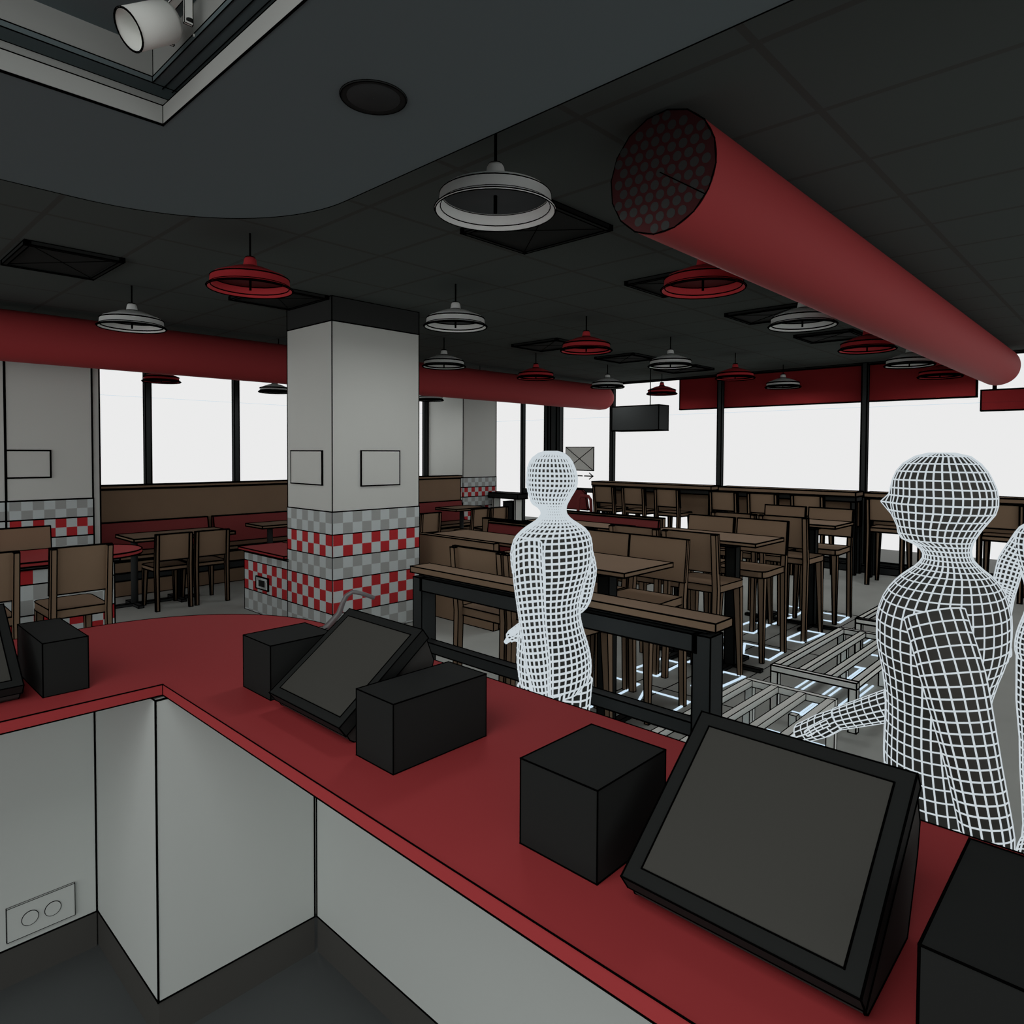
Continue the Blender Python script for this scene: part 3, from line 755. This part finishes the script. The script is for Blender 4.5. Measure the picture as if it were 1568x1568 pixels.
# entrance notice and arrow
o = obj('notice_board', MB().box(FX - .05, FX - .035, 8.03, 8.73, 1.295, 1.76), GALV, ink=.009)
nb = MB(); nb.strip((FX - .052, 8.04, 1.30), (FX - .052, 8.72, 1.755), .008).strip((FX - .052, 8.72, 1.30), (FX - .052, 8.04, 1.755), .008)
obj('cross', nb, INK, o)
tag(o, 'grey rectangular notice crossed by two diagonals on the entrance glass', 'notice')
a = MB()
a.box(FX - .05, FX - .045, 8.30, 8.56, 1.172, 1.196).box(FX - .05, FX - .045, 8.06, 8.26, 1.172, 1.196)
for s in (-1, 1): a.strip((FX - .048, 8.04, 1.184), (FX - .048, 8.13, 1.184 + s * .06), .011)
tag(obj('direction_arrow', a, INK), 'thin black arrow pointing right below the crossed grey notice', 'arrow')

# red banners outside
o = obj('red_sign_board', MB().box(11.0, 11.06, 1.748, 6.23, 2.435, 3.12), BANNER, ink=.011)
tag(o, 'long plain red fascia board outside, above the far windows', 'sign board', 'plain red boards outside the windows')
o = obj('red_sign_board', MB().box(11.0, 11.06, -3.5, 1.695, 2.24, 2.515), BANNER, ink=.011)
obj('hook', MB().tube([(11.03, 1.55, 2.51), (11.03, 1.55, 2.60)], .025, 8), INK, o)
tag(o, 'lower red board outside at the right edge, under the end of the red duct', 'sign board', 'plain red boards outside the windows')

# ------------------------------------------------------------------ wire figures
S = .001437
def zz(py): return 1.655 - (py - 692) * S
prof = [  # py, front px, back px, half width, squareness
    (694, 1425, 1460, .018), (699, 1407, 1480, .038), (710, 1391, 1493, .056), (722, 1382, 1502, .066), (735, 1377, 1508, .073), (748, 1374, 1513, .077),
    (760, 1374, 1515, .079), (772, 1374, 1515, .079), (784, 1376, 1512, .077), (796, 1379, 1504, .073), (808, 1382, 1496, .066), (819, 1386, 1490, .059), (828, 1391, 1486, .052),
    (835, 1408, 1484, .047), (842, 1417, 1483, .045), (849, 1421, 1484, .045), (856, 1421, 1487, .048), (863, 1417, 1493, .056), (870, 1411, 1500, .070), (877, 1403, 1508, .090), (885, 1394, 1515, .115), (894, 1386, 1521, .140),
    (905, 1378, 1526, .160), (918, 1371, 1530, .172), (934, 1366, 1533, .178), (950, 1363, 1534, .180), (966, 1363, 1534, .178), (982, 1363, 1533, .174), (998, 1365, 1530, .168), (1014, 1368, 1526, .161), (1030, 1371, 1521, .153), (1046, 1373, 1517, .146),
    (1062, 1375, 1513, .139), (1078, 1376, 1510, .134), (1094, 1376, 1509, .130), (1110, 1376, 1509, .128), (1126, 1375, 1511, .129), (1142, 1375, 1514, .133), (1158, 1375, 1518, .139), (1174, 1376, 1522, .146), (1190, 1378, 1526, .153), (1206, 1380, 1529, .159),
    (1222, 1384, 1531, .164), (1238, 1389, 1532, .167), (1254, 1394, 1532, .168), (1270, 1400, 1530, .167), (1290, 1406, 1526, .160), (1310, 1415, 1515, .120)]
def person_mesh():
    """faces of the body and the list of grid edges for the wires; faces +Y"""
    B = MB(); W = set()
    def loft(rings, ringwire=True, longwire=1, cap=True, skip=1):
        n = len(rings[0]); o = len(B.v)
        fs = [(i * n + k, i * n + (k + 1) % n, (i + 1) * n + (k + 1) % n, (i + 1) * n + k) for i in range(len(rings) - 1) for k in range(n)]
        if cap: fs += [tuple(range(n))[::-1], tuple(range((len(rings) - 1) * n, len(rings) * n))]
        B.add([p for r in rings for p in r], fs, sm=True)
        for i in range(len(rings)):
            for k in range(n):
                if i % skip == 0: W.add((o + i * n + k, o + i * n + (k + 1) % n))
                if i + 1 < len(rings) and k % longwire == 0: W.add((o + i * n + k, o + (i + 1) * n + k))
    n = 36; rings = []
    for py, f_, b_, hw in prof:
        z = zz(py); yf = (1445 - f_) * S; yb = (1445 - b_) * S; c = (yf + yb) / 2; d = (yf - yb) / 2
        r = []
        for k in range(n):
            a = 2 * PI * k / n; ca, sa = math.cos(a), math.sin(a)
            x, y = hw * ca, c + d * sa
            if py < 830:
                fr = max(0, sa) ** 6
                if 755 < py < 790 and k in (8, 9, 10): y += {760: .005, 772: .021, 784: .010}.get(py, 0) * (1 if k == 9 else .45)     # nose
                if 740 < py < 765: y -= .006 * max(0, sa) * (1 - fr)                                    # eye sockets
                if 800 < py < 815: y -= .004 * fr                                                       # mouth
            r.append(Vector((x, y, z)))
        rings.append(r)
    loft(rings)
    def limb(path, n=14, flat=None, step=.022, skip=1):
        P_ = []; 
        for (a, ra), (b, rb) in zip(path[:-1], path[1:]):
            a, b = Vector(a), Vector(b); m_ = max(1, round((b - a).length / step))
            for k in range(m_): P_.append((a.lerp(b, k / m_), ra + (rb - ra) * k / m_))
        P_.append((Vector(path[-1][0]), path[-1][1]))
        pos = [p for p, r in P_]
        for _ in range(3): pos = [pos[0]] + [(pos[i - 1] + pos[i] * 2 + pos[i + 1]) / 4 for i in range(1, len(pos) - 1)] + [pos[-1]]
        rings = []; upv = Vector((1, 0, 0))
        for i, p in enumerate(pos):
            d = (pos[min(i + 1, len(pos) - 1)] - pos[max(i - 1, 0)]).normalized()
            v = d.cross(upv).normalized(); u_ = v.cross(d).normalized(); r = P_[i][1]
            ru, rv = (r if not isinstance(r, Vector) else r.x), (r if not isinstance(r, Vector) else r.y)
            rings.append([p + u_ * ru * math.cos(2 * PI * k / n) + v * rv * math.sin(2 * PI * k / n) for k in range(n)])
        loft(rings, skip=skip)
    V2 = lambda a, b: Vector((a, b))
    # left arm (towards the counter) hangs down and a little back, right arm reaches forward
    limb([((-.155, -.02, 1.325), V2(.042, .056)), ((-.192, -.06, 1.22), V2(.046, .056)), ((-.21, -.10, 1.06), V2(.040, .046)), ((-.215, -.125, .94), V2(.038, .043)), ((-.205, -.135, .83), V2(.026, .030))], 16)
    limb([((-.205, -.135, .83), V2(.026, .032)), ((-.20, -.13, .77), V2(.018, .042)), ((-.198, -.125, .725), V2(.013, .038))], 12)
    limb([((.140, -.01, 1.315), V2(.036, .052)), ((.188, -.01, 1.20), V2(.045, .052)), ((.21, .03, 1.06), V2(.040, .044)), ((.205, .14, 1.0), V2(.038, .040)), ((.195, .27, .93), V2(.026, .028))], 16)
    limb([((.195, .27, .93), V2(.028, .026)), ((.192, .31, .90), V2(.046, .030)), ((.19, .365, .866), V2(.044, .024))], 12)
    for j, ln in enumerate((.070, .080, .074, .058)):      # fingers, slightly curled
        y0 = -.155 + j * .019
        limb([((-.198, y0, .735), .0095), ((-.196, y0 + .004, .735 - ln * .5), .0088), ((-.188, y0 + .012, .735 - ln), .006)], 8, step=.016)
        x0 = .162 + j * .018
        limb([((x0, .350, .872), .0095), ((x0, .335 + ln * .45, .862), .0088), ((x0, .335 + ln * .72, .838), .006)], 8, step=.016)
    limb([((-.195, -.10, .80), .011), ((-.187, -.075, .765), .010), ((-.183, -.068, .735), .007)], 8, step=.016)
    limb([((.165, .285, .925), .011), ((.150, .315, .905), .010), ((.146, .335, .885), .007)], 8, step=.016)
    for sx in (-1, 1):                       # legs and feet
        limb([((sx * .082, -.025, .80), V2(.080, .088)), ((sx * .088, -.015, .62), V2(.070, .076)), ((sx * .09, -.005, .47), V2(.053, .057)), ((sx * .09, -.025, .34), V2(.050, .055)), ((sx * .09, -.02, .10), V2(.034, .038)), ((sx * .09, -.012, .05), V2(.036, .045))], 16, step=.03)
        limb([((sx * .09, -.07, .042), V2(.034, .036)), ((sx * .09, .04, .038), V2(.042, .034)), ((sx * .093, .13, .026), V2(.040, .022)), ((sx * .093, .165, .02), V2(.022, .014))], 14, step=.03)
    return B, W
B, W = person_mesh()
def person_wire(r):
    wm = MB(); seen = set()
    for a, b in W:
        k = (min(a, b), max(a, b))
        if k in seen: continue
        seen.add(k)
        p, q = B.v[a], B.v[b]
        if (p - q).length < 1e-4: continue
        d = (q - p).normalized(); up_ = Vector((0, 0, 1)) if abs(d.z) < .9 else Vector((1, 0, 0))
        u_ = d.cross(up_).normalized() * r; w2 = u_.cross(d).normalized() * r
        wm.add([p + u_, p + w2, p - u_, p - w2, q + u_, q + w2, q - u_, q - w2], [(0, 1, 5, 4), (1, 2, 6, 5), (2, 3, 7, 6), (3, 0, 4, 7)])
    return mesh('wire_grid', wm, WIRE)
body_me = mesh('person', B, FILL)
for x, y, rz, r, l in ((1.915, 1.607, .0, .0042, 'standing person drawn as a pale wire grid, smaller and left, beside the standing ledge'),
                       (1.738, .334, .0, .0018, 'standing person drawn as a pale wire grid, large, behind the near touchscreen, in profile'),
                       (3.495, .233, PI / 2, .0038, 'person drawn as a pale wire grid, cut off by the right edge of the photo')):
    p = bpy.data.objects.new('person', body_me); C.objects.link(p); p.location = (x, y, 0); p.rotation_euler = (0, 0, rz)
    tag(p, l, 'person', 'wire grid people queuing at the counter')
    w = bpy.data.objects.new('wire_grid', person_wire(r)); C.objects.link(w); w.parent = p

# ------------------------------------------------------------------ light and view
wd = bpy.data.worlds.new('sky'); bpy.context.scene.world = wd; wd.use_nodes = True
bg = wd.node_tree.nodes['Background']; bg.inputs[0].default_value = (*[lin(236)] * 3, 1); bg.inputs[1].default_value = 1.0
su = bpy.data.objects.new('daylight', bpy.data.lights.new('daylight', 'SUN')); C.objects.link(su)  # soft sun added from behind the camera to brighten upright faces
su.data.energy = .82; su.data.angle = math.radians(70)
su.rotation_euler = Vector((.78, .62, -.09)).to_track_quat('-Z', 'Y').to_euler()
rl = bpy.data.objects.new('recess_light', bpy.data.lights.new('recess_light', 'AREA')); C.objects.link(rl)  # fill lamp added under the recess ceiling to brighten the counter
rl.data.shape = 'RECTANGLE'; rl.data.size = 1.6; rl.data.size_y = 1.6; rl.data.energy = 27; rl.location = (-.7, .5, 2.74)
sc = bpy.context.scene
sc.view_settings.view_transform = 'Standard'; sc.view_settings.look = 'None'
sc.view_settings.exposure = 0; sc.view_settings.gamma = 1; sc.view_settings.use_curve_mapping = False
sc.cycles.max_bounces = 6; sc.cycles.diffuse_bounces = 4; sc.cycles.transparent_max_bounces = 12
sc.cycles.use_denoising = True
